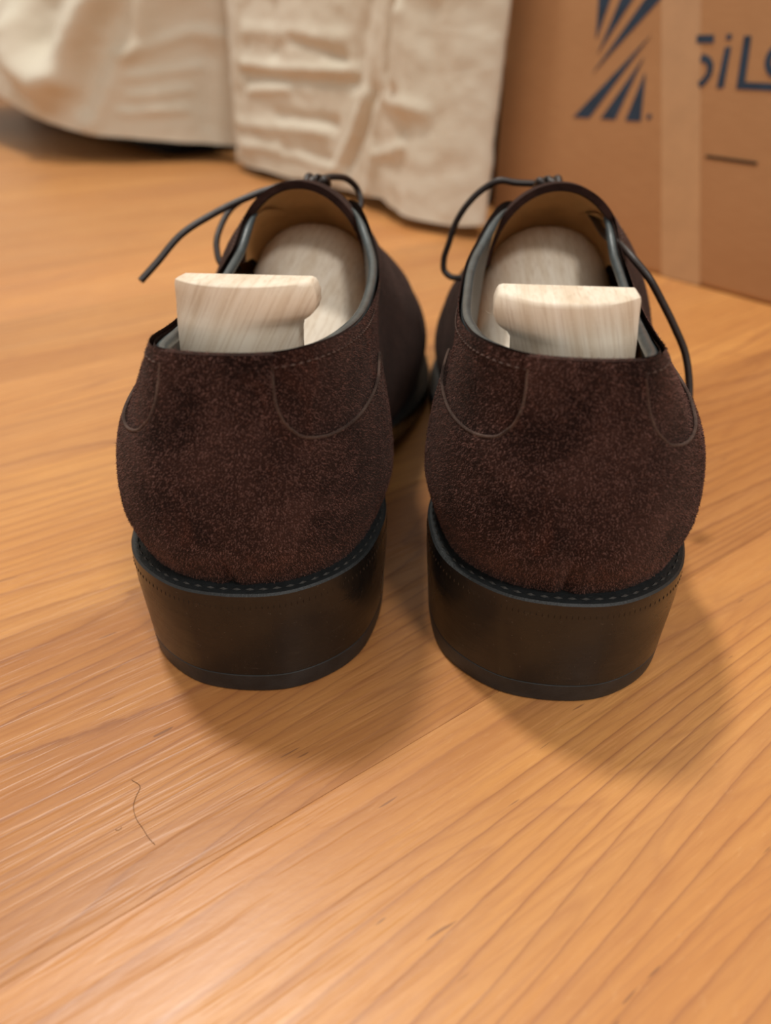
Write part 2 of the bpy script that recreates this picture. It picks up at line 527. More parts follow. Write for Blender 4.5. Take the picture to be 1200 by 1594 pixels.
def S(s, t):
    s = np.asarray(s, float); t = np.asarray(t, float)
    s, t = np.broadcast_arrays(s, t)
    sh = s.shape
    L = np.stack([hspline(s_full, P, s.ravel()) for P in LEV], 0)          # 5, n, 3
    k = np.clip(np.searchsorted(TK, t.ravel(), side='right') - 1, 0, 3)
    m = np.empty_like(L)
    m[1:-1] = (L[2:] - L[:-2]) / 2
    m[0] = L[1] - L[0]; m[-1] = L[-1] - L[-2]
    u = ((t.ravel() - TK[k]) / .25)[:, None]
    i = np.arange(len(k))
    r = ((2 * u**3 - 3 * u**2 + 1) * L[k, i] + (u**3 - 2 * u**2 + u) * m[k, i]
         + (-2 * u**3 + 3 * u**2) * L[k + 1, i] + (u**3 - u**2) * m[k + 1, i])
    return r.reshape(sh + (3,))

def SN(s, t):
    e = 1e-3
    s, t = np.broadcast_arrays(np.asarray(s, float), np.asarray(t, float))
    a = S(np.clip(s + e, -1, 1), t) - S(np.clip(s - e, -1, 1), t)
    b = S(s, np.clip(t + e, 0, 1)) - S(s, np.clip(t - e, 0, 1))
    n = np.cross(a, b)
    return n / (np.linalg.norm(n, axis=-1, keepdims=True) + 1e-12)

def SO(s, t, h):
    h = np.asarray(h, float)
    return S(s, t) + SN(s, t) * (h[..., None] if h.ndim else h)

def dent(P):
    """soft creases pressed into the suede"""
    d = np.zeros(P.shape[:-1])
    for (x, y, z, r, a) in ((-.004, .003, .042, .004, -.0006), (.028, .05, .082, .012, -.0008), (.016, .02, .07, .010, .0006), (-.02, .02, .06, .010, -.0005)):
        d += a * np.exp(-((P[..., 0] - x)**2 + (P[..., 1] - y)**2 + (P[..., 2] - z)**2) / r**2)
    return d

# counter panel boundary in (s, t)
CB = [(0, 1.0), (.025, 1.0), (.044, 1.0), (.045, .955), (.046, .87), (.049, .78), (.058, .70), (.072, .652), (.092, .632), (.120, .638), (.150, .662),
      (.185, .70), (.214, .735), (.228, .742), (.238, .715), (.239, .62), (.236, .45), (.232, .25), (.228, 0.0)]
CBP = curve_pts(np.array(CB), 140); CBP[:, 1] = np.clip(CBP[:, 1], 0, 1); CBP[:, 0] = np.clip(CBP[:, 0], 0, 1)

def make_shoe(sgn, label, loc, yaw, laces, seed):
    """sgn +1: left shoe, -1: right shoe (mirrored)"""
    rg = np.random.default_rng(seed)
    root = empty('shoe', loc, yaw)
    tag(root, label, 'shoe', 'pair of brown suede shoes')
    flip = sgn < 0
    def MO(name, V, F, mat, parent=root, **kw):
        V = np.array(V, float).reshape(-1, 3).copy(); V[:, 0] *= sgn
        if flip: F = [tuple(f)[::-1] for f in F]
        return mesh_obj(name, V, F, mat, parent, **kw)
    naps = []                                                # (verts, quads) to grow fibres on

    # ---- vamp (whole last surface)
    s = np.concatenate([np.linspace(-1, -.5, 60), np.linspace(-.49, .49, 120), np.linspace(.5, 1, 60)])
    t = np.linspace(0, 1, 33)
    SS, TT = np.meshgrid(s, t, indexing='ij')
    V = S(SS, TT)
    MO('vamp', V, [f for f in grid_faces(len(s), len(t))], M_suede)

    # ---- quarters
    for sd in (1, -1):
        b = np.linspace(0, 1, 40); a = np.linspace(0, 1, 110)
        send = hspline([0, .3, .6, .8, .92, 1.0], [.50, .55, .64, .70, .715, .70], b)
        A, B = np.meshgrid(a, b, indexing='ij')
        s_ = A * send[None, :]
        tmax = 1 - .075 * np.clip((s_ - .545) / .03, 0, 1)**1
        t_ = B * tmax
        h = .0011 - .0005 * np.clip(1 - t_ / .22, 0, 1)
        V = SO(sd * s_, t_, h); V = V + SN(sd * s_, t_) * dent(V)[..., None]
        edge = S(sd * s_[-1], t_[-1])[None] - .0002 * SN(sd * s_[-1], t_[-1])[None]
        V2 = np.concatenate([V, edge], 0)
        F = grid_faces(V2.shape[0], V2.shape[1])
        if sd < 0: F = [f[::-1] for f in F]
        q = MO('quarter', V2, F, M_suede, angle=50)
        naps.append((V2.reshape(-1, 3), F))

    # ---- heel counter with a cut edge
    cols = np.concatenate([-CBP[:0:-1, 0], CBP[:, 0]]); colt = np.concatenate([CBP[:0:-1, 1], CBP[:, 1]])
    nb = 48
    frac = np.linspace(-1, 1, len(cols))
    sb = np.sign(frac) * .228 * np.abs(frac)
    b = np.linspace(0, 1, nb)
    s_ = sb[:, None] + (cols - sb)[:, None] * (b[None, :]**1.4)
    t_ = colt[:, None] * b[None, :]
    h = np.full(s_.shape, .0024)
    h = h - .0013 * np.clip(1 - t_ / .22, 0, 1)
    h = h - .0010 * np.exp(-(s_ / .0045)**2) * np.exp(-(t_ / .22)**2) + .0006 * np.exp(-((np.abs(s_) - .012) / .008)**2) * np.exp(-(t_ / .3)**2)
    ed = np.minimum(1, (1 - b) / .03)
    h = h - .0003 * (1 - ed)[None, :]
    V = SO(s_, t_, h); V = V + SN(s_, t_) * dent(V)[..., None]
    Ve = SO(s_[:, -1], t_[:, -1], .0002)[:, None]
    V2 = np.concatenate([V, Ve], 1)
    F = grid_faces(V2.shape[0], V2.shape[1])
    MO('heel_counter', V2, F, M_suede, angle=50)
    naps.append((V2.reshape(-1, 3), F))
    msk = (CBP[:, 1] < .965) & (CBP[:, 1] > .02)
    for sd in (1, -1):
        V, F = tube(SO(sd * CBP[msk, 0], CBP[msk, 1], .0021), .00042, 6)
        MO('cut_edge', V, F, M_cut)

    # ---- stitches, one small spindle each
    SV, SF = [], []
    def stitch(p, tg, n, L=.00080, r=.00030, st=None):
        tg = tg / np.linalg.norm(tg); sx = np.cross(tg, n)
        st_v, st_f = st if st else (SV, SF)
        o = len(st_v)
        st_v.extend([p - tg * L, p + sx * r, p + n * r * 1.3, p - sx * r, p - n * r, p + tg * L])
        for i in range(4):
            j = (i + 1) % 4
            st_f.append((o, o + 1 + j, o + 1 + i)); st_f.append((o + 5, o + 1 + i, o + 1 + j))
    def run(sv, tv, h, pitch=.0021, **kw):
        P = SO(np.asarray(sv), np.asarray(tv), h); n = SN(np.asarray(sv), np.asarray(tv))
        d = np.r_[0, np.cumsum(np.linalg.norm(np.diff(P, axis=0), axis=1))]
        q = np.arange(pitch / 2, d[-1], pitch)
        Pi = np.stack([np.interp(q, d, P[:, k]) for k in range(3)], 1)
        Pj = np.stack([np.interp(q + 1e-4, d, P[:, k]) for k in range(3)], 1)
        ni = np.stack([np.interp(q, d, n[:, k]) for k in range(3)], 1)
        for p, pj, nn in zip(Pi, Pj, ni): stitch(p, pj - p + 1e-9, nn, **kw)
    sr = np.linspace(-.46, .46, 400)
    run(sr, np.full(400, .945), np.where(np.abs(sr) < .047, .0021, .0012))
    ins = CBP[(CBP[:, 1] < .95) & (CBP[:, 1] > .08)]
    tg = np.gradient(ins, axis=0)
    asp = np.array([.33, .058])                              # metres per unit s, t
    tm = tg * asp; tm /= np.linalg.norm(tm, axis=1)[:, None]
    nin = np.stack([-tm[:, 1] * -1, tm[:, 0] * -1], 1)       # towards the panel
    nin = np.stack([tm[:, 1], -tm[:, 0]], 1)
    for off in (.0014, .0052):
        pth = ins + nin * off / asp
        ok = (pth[:, 0] > .004) & (pth[:, 1] > .03)
        if off > .003: ok &= pth[:, 0] < .225
        for sd in (1, -1): run(sd * pth[ok, 0], pth[ok, 1], .0021)
    o = MO('stitching', SV, SF, M_thread, smooth=False); tag(o, 'rows of fine brown stitches', kind='stuff')

    # ---- suede nap: short fibres, fine enough to blur the outline
    tot = 0
    for V, F in naps:
        V = V.copy(); V[:, 0] *= sgn
        Fq = np.array(F)
        a, b, c, d = V[Fq[:, 0]], V[Fq[:, 1]], V[Fq[:, 2]], V[Fq[:, 3]]
        nf = np.cross(c - a, d - b); ar = np.linalg.norm(nf, axis=1) / 2
        nf = nf / (2 * ar[:, None] + 1e-15) * sgn
        near = np.exp(-np.clip(((a + c) / 2)[:, 1] - .06, 0, 1) / .03)
        ar = ar * near
        cnt = int(ar.sum() * 1e6 * 4.6)
        idx = rg.choice(len(Fq), cnt, p=ar / ar.sum())
        u, v = rg.random((2, cnt, 1))
        P = (a[idx] * (1 - u) + b[idx] * u) * (1 - v) + (d[idx] * (1 - u) + c[idx] * u) * v
        n = nf[idx]
        rv = rg.normal(size=(cnt, 3)) + np.array([0, 0, -.5])
        tg = rv - n * (rv * n).sum(1, keepdims=True); tg /= np.linalg.norm(tg, axis=1)[:, None] + 1e-9
        lean = rg.uniform(.35, 1.1, (cnt, 1))
        dr = n * lean + tg; dr /= np.linalg.norm(dr, axis=1)[:, None]
        L = rg.uniform(.00030, .00085, (cnt, 1)) * np.where(rg.random((cnt, 1)) < .02, 1.9, 1)
        sd_ = np.cross(dr, n); sd_ /= np.linalg.norm(sd_, axis=1)[:, None] + 1e-9
        wv = rg.uniform(.00005, .00013, (cnt, 1))
        base = P - n * .00005
        TV = np.stack([base - sd_ * wv, base + sd_ * wv, P + dr * L], 1).reshape(-1, 3)
        o = tri_mesh('suede_nap', TV, np.arange(cnt * 3).reshape(-1, 3), M_nap, root)
        tag(o, 'short brown suede nap', kind='stuff')

    # ---- lining and topline edge
    s = np.linspace(-.42, .42, 140); t = np.linspace(.05, .985, 20)
    SS, TT = np.meshgrid(s, t, indexing='ij')
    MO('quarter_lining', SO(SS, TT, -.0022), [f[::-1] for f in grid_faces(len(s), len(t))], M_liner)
    for sd in (1, -1):
        s = sd * np.linspace(.42, 1, 70)
        SS, TT = np.meshgrid(s, t, indexing='ij')
        F = grid_faces(len(s), len(t))
        MO('vamp_lining', SO(SS, TT, -.0022), F if sd < 0 else [f[::-1] for f in F], M_tan)
    s = np.linspace(-.448, .462, 220)
    C = SO(s, np.full(220, 1.0), -.0012) + np.c_[np.zeros(220), np.zeros(220), -.0009 - .0016 * np.exp(-(s / .13)**4)]
    V, F = tube(C, .0015 * np.clip((.47 - np.abs(s)) / .05, .2, 1), 10)
    MO('topline_edge', V, F, M_rim)

    # ---- tongue
    ys = np.linspace(.130, .205, 26); ph = np.linspace(-1.5, 1.5, 41)
    zt = hspline([.13, .145, .158, .168, .185, .205], [.1114, .1090, .1000, .0918, .0780, .0630], ys)
    wd = hspline([.13, .16, .205], [.0250, .0245, .018], ys)
    def ton(off):
        X = -.0015 + (wd - off)[:, None] * np.sin(ph)[None]
        Y = ys[:, None] + .004 * (1 - np.cos(ph))[None]
        Z = zt[:, None] - off - (.031 - off) * (1 - np.cos(ph))[None]
        return np.stack([X, Y + np.zeros_like(X), Z], -1)
    a, c = ton(0), ton(.0024)
    n0 = a.shape[0] * a.shape[1]
    V = np.concatenate([a.reshape(-1, 3), c.reshape(-1, 3)])
    F = [f[::-1] for f in grid_faces(26, 41)] + grid_faces(26, 41, off=n0)
    ring = [i for i in range(41)] + [i * 41 + 40 for i in range(1, 26)] + [25 * 41 + i for i in range(39, -1, -1)] + [i * 41 for i in range(24, 0, -1)]
    F += [(ring[i], ring[(i + 1) % len(ring)], n0 + ring[(i + 1) % len(ring)], n0 + ring[i]) for i in range(len(ring))]
    tg_ = MO('tongue', V, F, M_suede, angle=60)
    c2 = ton(.0027)[1:]
    MO('tongue_lining', c2, grid_faces(25, 41), M_tan, parent=tg_)

    # ---- sole with welt
    s = np.concatenate([np.linspace(-1, -.3, 50)[:-1], np.linspace(-.3, .3, 81), np.linspace(.3, 1, 50)[1:-1]])
    fe = hspline(s_full, FE, s)
    nn = hspline(s_full, np.c_[nrm, np.zeros(len(nrm))], s); nn /= np.linalg.norm(nn, axis=1)[:, None]
    wv = np.interp(np.abs(s), [0, .12, .2, .3, .42, .55, 1], [.0064, .0052, .0031, .0027, .0034, .0052, .0058])
    out = fe + nn * wv[:, None]
    inn = fe - nn * .003
    th = np.interp(out[:, 1], [0, .07, .11, .2, .3], [.0095, .0095, .0075, .0095, .0090])
    def lvl(P, dz, inset):
        Q = P - nn * inset; Q = Q.copy(); Q[:, 2] = fe[:, 2] + dz; return Q
    rings = [lvl(inn, -.0004, 0), lvl(out, -.0002, .0007), lvl(out, -.0007, .0001), lvl(out, -.0018, 0), lvl(out, -th * .8, 0), lvl(out, -th, np.where(np.abs(s) < .29, 0, .0008)[:, None])]
    ns = len(s)
    V = np.concatenate(rings)
    F = []
    for r in range(len(rings) - 1):
        for i in range(ns):
            j = (i + 1) % ns
            F.append((r * ns + i, r * ns + j, (r + 1) * ns + j, (r + 1) * ns + i))
    # close top and bottom by strips between the two sides
    mid = ns // 2
    for r, rev in ((0, False), (len(rings) - 1, True)):
        for i in range(mid):
            a_, b_ = mid + i, mid + i + 1
            c_, d_ = mid - i - 1, mid - i
            q = (r * ns + a_ % ns, r * ns + b_ % ns, r * ns + c_ % ns, r * ns + d_ % ns)
            q = tuple(dict.fromkeys(q))
            if len(q) >= 3: F.append(q if not rev else q[::-1])
    F = [f[::-1] for f in F]
    sole = MO('sole', V, F, M_sole, angle=40)
    sole.data.materials.append(M_heel)
    for pi in range(2 * ns, 5 * ns): sole.data.polygons[pi].material_index = 1
    # welt stitches
    WV, WF = [], []
    P = fe + nn * (wv * .62)[:, None] + np.array([0, 0, -.0001])
    P = np.concatenate([P, P[:1]])
    d = np.r_[0, np.cumsum(np.linalg.norm(np.diff(P, axis=0), axis=1))]
    for q in np.arange(.001, d[-1] - .001, .0034):
        p = np.array([np.interp(q, d, P[:, k]) for k in range(3)]); p2 = np.array([np.interp(q + .0005, d, P[:, k]) for k in range(3)])
        stitch(p, p2 - p, np.array([0, 0, 1.0]), .0012, .0004, (WV, WF))
    o = MO('welt_stitching', WV, WF, M_wthread, parent=sole, smooth=False); tag(o, 'row of dark welt stitches', kind='stuff')

    # ---- heel: stacked leather block and rubber top piece
    def heel_outline(n=80, inset=0.0):
        ss = np.linspace(-.257, .257, n)
        f_ = hspline(s_full, FE, ss); n_ = hspline(s_full, np.c_[nrm, np.zeros(len(nrm))], ss); n_ /= np.linalg.norm(n_, axis=1)[:, None]
        w_ = np.interp(np.abs(ss), [0, .12, .2, .3], [.0064, .0052, .0031, .0027])
        Q = f_ + n_ * (w_ - inset)[:, None]
        x0, x1 = Q[0].copy(), Q[-1].copy()
        u = np.linspace(0, 1, 16)[1:-1]
        br = x1[None] + (x0 - x1)[None] * u[:, None]
        br[:, 1] -= .006 * np.sin(u * math.pi)
        return np.concatenate([Q, br])[:, :2]
    def stack(rows):
        V, nR = [], None
        for z, ins_ in rows:
            Q = heel_outline(inset=ins_); nR = len(Q)
            V += [(x, y, z) for x, y in Q]
        F = []
        for r in range(len(rows) - 1):
            for i in range(nR):
                j = (i + 1) % nR
                F.append((r * nR + i, r * nR + j, (r + 1) * nR + j, (r + 1) * nR + i))
        F.append(tuple(range(nR))[::-1]); F.append(tuple((len(rows) - 1) * nR + i for i in range(nR)))
        return V, F
    V, F = stack([(.00675, .00125), (.0070, .00105), (.012, .0008), (.020, .0003), (.0255, .0), (.0266, .0)])
    hl = MO('heel_stack', V, F, M_heel, angle=35)
    V, F = stack([(0, .0022), (.0005, .0016), (.0022, .0013), (.0065, .00105), (.0067, .0012)])
    MO('top_piece', V, F, M_rubber, angle=35)
    # fudge-wheel notches round the sole edge
    NV, NF = [], []
    ss = np.linspace(-.25, .25, 110)
    f_ = hspline(s_full, FE, ss); n_ = hspline(s_full, np.c_[nrm, np.zeros(len(nrm))], ss); n_ /= np.linalg.norm(n_, axis=1)[:, None]
    w_ = np.interp(np.abs(ss), [0, .12, .2, .3], [.0064, .0052, .0031, .0027])
    P = f_ + n_ * w_[:, None]
    for p, n1 in zip(P, n_):
        for dz in (-.0042,):
            stitch(p + np.array([0, 0, dz]), np.array([0, 0, 1.0]), n1, .0007, .00014, (NV, NF))
    o = MO('edge_wheeling', NV, NF, M_heel, parent=sole, smooth=False); tag(o, 'fine notches pressed round the sole edge', kind='stuff')

    # ---- laces: rungs, eyelets, knot, loops and ends
    for i, yy in enumerate((.158, .170, .182, .194)):
        row = []
        for sd in (-1, 1):
            s0 = .565 + i * .036
            p = SO(np.array(sd * s0), np.array(.90), .0016)
            row.append(p)
            n = SN(np.array(sd * s0), np.array(.90))
            e1 = np.cross(n, [0, 1, 0]); e1 /= np.linalg.norm(e1); e2 = np.cross(n, e1)
            rg_ = [p + .0017 * (math.cos(a_) * e1 + math.sin(a_) * e2) for a_ in np.linspace(0, 2 * math.pi, 14)[:-1]]
            V, F = tube(rg_, .0005, 6, closed=True)
            MO('eyelet', V, F, M_lace)
        m_ = (row[0] + row[1]) / 2 + np.array([0, 0, .0035])
        V, F = tube(curve_pts([row[0], (row[0] + m_) / 2 + [0, 0, .001], m_, (row[1] + m_) / 2 + [0, 0, .001], row[1]], 16), .0012, 8)
        MO('lace', V, F, M_lace)
    inv = lambda p: np.array(p, float)
    cz, sz = math.cos(-yaw), math.sin(-yaw)
    for ln in laces:
        pts = []
        for (x, y, z) in ln:                                  # world coordinates -> shoe frame
            dx, dy = x - loc[0], y - loc[1]
            pts.append((dx * cz - dy * sz, dx * sz + dy * cz, z))
        V, F = tube(curve_pts(pts, 14 * len(pts)), .00125, 10)
        mesh_obj('lace', V, F, M_lace, root)
    kn = [(.001 + .004 * math.sin(a_), .157 + .0035 * math.sin(2 * a_), .1068 + .0014 * math.cos(3 * a_)) for a_ in np.linspace(0, 2 * math.pi, 40)[:-1]]
    V, F = tube(np.array(kn), .0014, 8, closed=True)
    MO('lace_knot', V, F, M_lace)
    return root

LACE_L =[
    [ (-0.0365, 0.3060, 0.1048), (-0.0406, 0.3030, 0.1046), (-0.0523, 0.2980, 0.1016), (-0.0648, 0.2920, 0.0968), (-0.0756, 0.2850, 0.0912), (-0.0842, 0.2770, 0.0828), (-0.0894, 0.2720, 0.0779) ],
    [ (-0.0357, 0.3050, 0.1047), (-0.0438, 0.3100, 0.1029), (-0.0530, 0.3140, 0.0997), (-0.0611, 0.3140, 0.0953), (-0.0651, 0.3080, 0.0898), (-0.0664, 0.3000, 0.0830), (-0.0643, 0.2960, 0.0774), (-0.0570, 0.2960, 0.0754) ],
    [ (-0.0294, 0.3040, 0.1058), (-0.0251, 0.3060, 0.1068), (-0.0194, 0.3110, 0.1069), (-0.0143, 0.3170, 0.1046), (-0.0111, 0.3200, 0.1005), (-0.0099, 0.3180, 0.0965), (-0.0114, 0.3140, 0.0922) ],
]
LACE_R =[
    [ (0.0573, 0.3030, 0.1057), (0.0486, 0.3020, 0.1063), (0.0437, 0.3020, 0.1070), (0.0369, 0.3040, 0.1033), (0.0314, 0.3050, 0.0975), (0.0278, 0.3060, 0.0912), (0.0252, 0.3060, 0.0828), (0.0236, 0.3060, 0.0768), (0.0240, 0.3050, 0.0725), (0.0261, 0.3040, 0.0707), (0.0313, 0.3030, 0.0702) ],
    [ (0.0732, 0.3000, 0.1008), (0.0761, 0.2840, 0.0971), (0.0773, 0.2700, 0.0942), (0.0791, 0.2580, 0.0942), (0.0818, 0.2480, 0.0914), (0.0858, 0.2430, 0.0870), (0.0911, 0.2410, 0.0796), (0.0963, 0.2390, 0.0716), (0.1006, 0.2370, 0.0639), (0.1022, 0.2350, 0.0585), (0.1033, 0.2320, 0.0509), (0.1034, 0.2290, 0.0437), (0.1032, 0.2260, 0.0354) ],
]
YAW_L, YAW_R = math.radians(-4.7), math.radians(-6.2)
LOC_L, LOC_R = (-.0396, .1437, 0), (.0445, .1400, 0)
shoe_l = make_shoe(1, 'dark brown suede lace-up shoe on the left, a lace end sticking out sideways', LOC_L, YAW_L, LACE_L, 3)
shoe_r = make_shoe(-1, 'dark brown suede lace-up shoe on the right, nearer the cardboard box', LOC_R, YAW_R, LACE_R, 4)

# ================================================================== shoe trees
def make_tree(sgn, label, loc, yaw, tilt, dx, ztop, seed):
    root = empty('shoe_tree', (loc[0], loc[1], .034), yaw)
    tag(root, label, 'shoe tree', 'pale wooden shoe trees inside the shoes')
    flip = sgn < 0
    def MO(name, V, F, mat, parent=root, **kw):
        V = np.array(V, float).reshape(-1, 3).copy(); V[:, 0] *= sgn; V[:, 2] -= .034
        if flip: F = [tuple(f)[::-1] for f in F]
        return mesh_obj(name, V, F, mat, parent, **kw)
    # heel block: D-shaped plan, hooked grip towards the inner side
    z = [.040, .044, .055, .065, .074, .0800, .0840, .0880, .0910, .0940, .0954, .0964, .0976, .0986, .1005, .1025, .1043, .1051, .1055]
    xl = [-.0145, -.0160, -.0178, -.0180, -.0178, -.0176, -.0174, -.0172, -.0170, -.0168, -.0167, -.0166, -.0165, -.0164, -.0162, -.0161, -.0160, -.0158, -.0153]
    xr = [.0120, .0135, .0135, .0125, .0115, .0112, .0110, .0110, .0110, .0112, .0115, .0122, .0140, .0150, .0157, .0157, .0152, .0147, .0139]
    back = lambda zz: .0128 + .0025 * max(0, (.07 - zz) / .03)**2
    ins = [.003, .0010, 0, 0, 0, 0, 0, 0, 0, 0, 0, 0, 0, 0, 0, 0, .0001, .0002, .0006]
    V = []; nx = 24
    for zz, a, b, i_ in zip(z, xl, xr, ins):
        yb = back(zz) + i_
        yf = .0275 - i_
        xs = a + (b - a) * (1 - np.cos(np.linspace(0, math.pi, nx))) / 2
        u = np.linspace(-1, 1, nx); u = (2 * (xs - a) / (b - a) - 1)
        yy = yb + .0080 * np.abs(u)**2.2
        ring = [(x, min(y, yf - .0015)) for x, y in zip(xs, yy)] + [(x, yf) for x in xs[::-1]]
        zr = zz + (ztop - .1055) * min(1, max(0, (zz - .074) / .02))
        for x, y in ring:
            V.append((x + dx, y, zr + math.tan(tilt) * (y - .02)))
    nr = 2 * nx
    F = grid_faces(len(z), nr, cv=True)
    F = [f[::-1] for f in F]
    o = (len(z) - 1) * nr
    for i in range(nx - 1):
        F.append((o + i, o + i + 1, o + nr - 2 - i, o + nr - 1 - i))
        F.append((nr - 1 - i, nr - 2 - i, i + 1, i))
    blk = MO('heel_block', V, F, M_wood if sgn > 0 else M_wood_r, angle=40)
    # forepart: a solid that follows the inside of the shoe, with a scooped back end
    yk = [.070, .085, .100, .120, .140, .155, .175, .200, .230, .255, .270]
    ztp = [.0430, .0500, .0580, .0700, .0840, .0915, .0850, .0680, .0500, .0400, .0350]
    wid = [.0215, .0225, .0235, .0250, .0265, .0275, .0300, .0330, .0330, .0260, .0160]
    cxs = [.001, .001, .001, .000, -.001, -.0015, -.002, -.003, -.002, .001, .004]
    zbt = [.037, .037, .035, .030, .026, .024, .021, .018, .018, .020, .023]
    ny = 54
    yv = np.linspace(0, 1, ny)
    q = yk[0] + (yk[-1] - yk[0]) * yv
    zt = hspline(yk, np.array(ztp), q); wd = hspline(yk, np.array(wid), q); cx = hspline(yk, np.array(cxs), q); zb = hspline(yk, np.array(zbt), q)
    nk = 48; V = []
    for i in range(ny):
        for k in range(nk):
            a = 2 * math.pi * k / nk
            ca, sa = math.cos(a), math.sin(a)
            e = .88 if sa > 0 else .62
            X = math.copysign(abs(ca)**e, ca); Z = math.copysign(abs(sa)**(.92 if sa > 0 else .6), sa)
            zm = zt[i] - (zt[i] - zb[i]) * .55
            zz = zm + (zt[i] - zm) * Z if Z > 0 else zm + (zm - zb[i]) * Z
            x = cx[i] + wd[i] * X
            y = q[i]
            if i < 12:                                        # hollow at the back end
                y += (1 - i / 12) * .012 * math.exp(-((x - .007) / .009)**2)
            V.append((x, y, zz))
    F = [f[::-1] for f in grid_faces(ny, nk, cv=True)] 
    F = [f[::-1] for f in F]
    F.append(tuple(range(nk))[::-1]); F.append(tuple((ny - 1) * nk + k for k in range(nk)))
    MO('forepart', V, F, M_wood if sgn > 0 else M_wood_r, angle=50)
    V, F = tube([(.0, .024, .055), (.0, .05, .054), (.0, .09, .053)], .0035, 12)
    MO('spring_tube', V, F, M_brass)
    return root
tree_l = make_tree(1, 'pale wooden shoe tree in the left shoe, hooked grip with a notch on its right', LOC_L, YAW_L, math.radians(-6), .0070, .1090, 1)
tree_r = make_tree(-1, 'pale wooden shoe tree in the right shoe, bright flat top', LOC_R, YAW_R, 0.0, .0070, .1065, 2)

# ================================================================== bed with its skirt
bed = empty('bed', tuple(EP * .53 + EB * -.60), rot)
tag(bed, 'bed with dark base standing behind the cream cloth', 'bed')
def bed_slab(name, p0, p1, q0, q1, z0, z1, mat, bev):
    o = slab(name, p0, p1, q0, q1, z0, z1, mat, None, bev, True)
    me = o.data
    co = np.empty(len(me.vertices) * 3); me.vertices.foreach_get('co', co); co = co.reshape(-1, 3)
    c0 = EP * .53 + EB * -.60
    d = co - c0
    co = np.stack([d @ EP, -(d @ EB), d[:, 2]], 1)          # into the bed's own frame
    me.vertices.foreach_set('co', co.ravel()); me.update()
    o.parent = bed
    return o
bed_slab('base', .54, 1.48, -2.46, -.60, .10, .30, M_dark, .008)
bed_slab('mattress', .53, 1.49, -2.48, -.585, .302, .50, M_mattress, .03)
for p, q in ((.57, -.64), (.57, -2.42), (1.44, -.64), (1.44, -2.42)):
    bed_slab('leg', p - .025, p + .025, q - .025, q + .025, 0, .099, M_dark, .004)

def gauss_ridge(A, Z, pts, wdt, amp):
    """soft crease along a polyline in cloth coordinates (distance along the hem, height)"""
    d2 = np.full(A.shape, 1e9)
    for (a0, z0), (a1, z1) in zip(pts, pts[1:]):
        dx, dz = a1 - a0, z1 - z0
        t = np.clip(((A - a0) * dx + (Z - z0) * dz) / (dx * dx + dz * dz), 0, 1)
        d2 = np.minimum(d2, (A - a0 - t * dx)**2 + (Z - z0 - t * dz)**2)
    return amp * np.exp(-d2 / wdt**2)

def fbm2(A, Z, f, seed):
    out = np.zeros(A.shape)
    it = np.nditer([A, Z, out], op_flags=[['readonly'], ['readonly'], ['writeonly']])
    for a, z, o in it:
        o[...] = noise.noise(Vector((float(a) * f, float(z) * f, seed)))
    return out

skirt = empty('bed_skirt', tuple(EP * .5 + EB * -.60), 0)
tag(skirt, 'wrinkled cream cotton cloth hanging from the bed almost to the floor', 'bed skirt')
SK0 = np.array(EP * .5 + EB * -.60)
def cloth_panel(hem, top, n_a, n_z, ridges, seed, edge_shift=0.0, ztop=.30, wob=.004, vexp=1.25):
    hem = np.array(hem, float); top = np.array(top, float)
    d = np.r_[0, np.cumsum(np.linalg.norm(np.diff(hem[:, :2], axis=0), axis=1))]
    a = np.linspace(0, d[-1], n_a)
    H_ = hspline(d, hem, a); T_ = hspline(d, top, a)
    v = np.linspace(0, 1, n_z)
    A = np.repeat(a[:, None], n_z, 1)
    Z = H_[:, 2][:, None] + (ztop - H_[:, 2])[:, None] * v[None]
    XY = H_[:, None, :2] + (T_ - H_[:, :2])[:, None] * (v**vexp)[None, :, None]
    tg = np.gradient(H_[:, :2], axis=0); nr = np.stack([tg[:, 1], -tg[:, 0]], 1); nr /= np.linalg.norm(nr, axis=1)[:, None]
    if nr[len(nr) // 2] @ EP[:2] > 0: nr = -nr
    disp = wob * fbm2(A, Z * .6, 9, seed) + .0015 * fbm2(A, Z * 1.3, 30, seed + 3) + .0009 * fbm2(A, Z, 75, seed + 5)
    for pts, wdt, amp in ridges: disp = disp + gauss_ridge(A, Z, pts, wdt * 1.05, amp * 1.1)
    XY = XY + nr[:, None] * disp[..., None]
    if edge_shift:
        XY = XY + EB[:2] * (edge_shift * np.exp(-A / .06) * Z / .17)[..., None]
    Zr = Z + (np.where(v < .15, .0025, 0))[None] * fbm2(A, Z * 0, 22, seed + 9)
    V = np.concatenate([XY, Zr[..., None]], -1)
    # a rolled hem: the sheet has thickness
    Vb = V.copy(); Vb[..., :2] -= nr[:, None] * .0022
    n0 = n_a * n_z
    F = grid_faces(n_a, n_z) + [f[::-1] for f in grid_faces(n_a, n_z, off=n0)]
    for i in range(n_a - 1):
        F.append((i * n_z, n0 + i * n_z, n0 + (i + 1) * n_z, (i + 1) * n_z))
    for i, rv in ((0, False), (n_a - 1, True)):
        for j in range(n_z - 1):
            q = (i * n_z + j, i * n_z + j + 1, n0 + i * n_z + j + 1, n0 + i * n_z + j)
            F.append(q if not rv else q[::-1])
    P = np.concatenate([V.reshape(-1, 3), Vb.reshape(-1, 3)]) - SK0
    return mesh_obj('panel', P, F, M_cloth, skirt, angle=70)

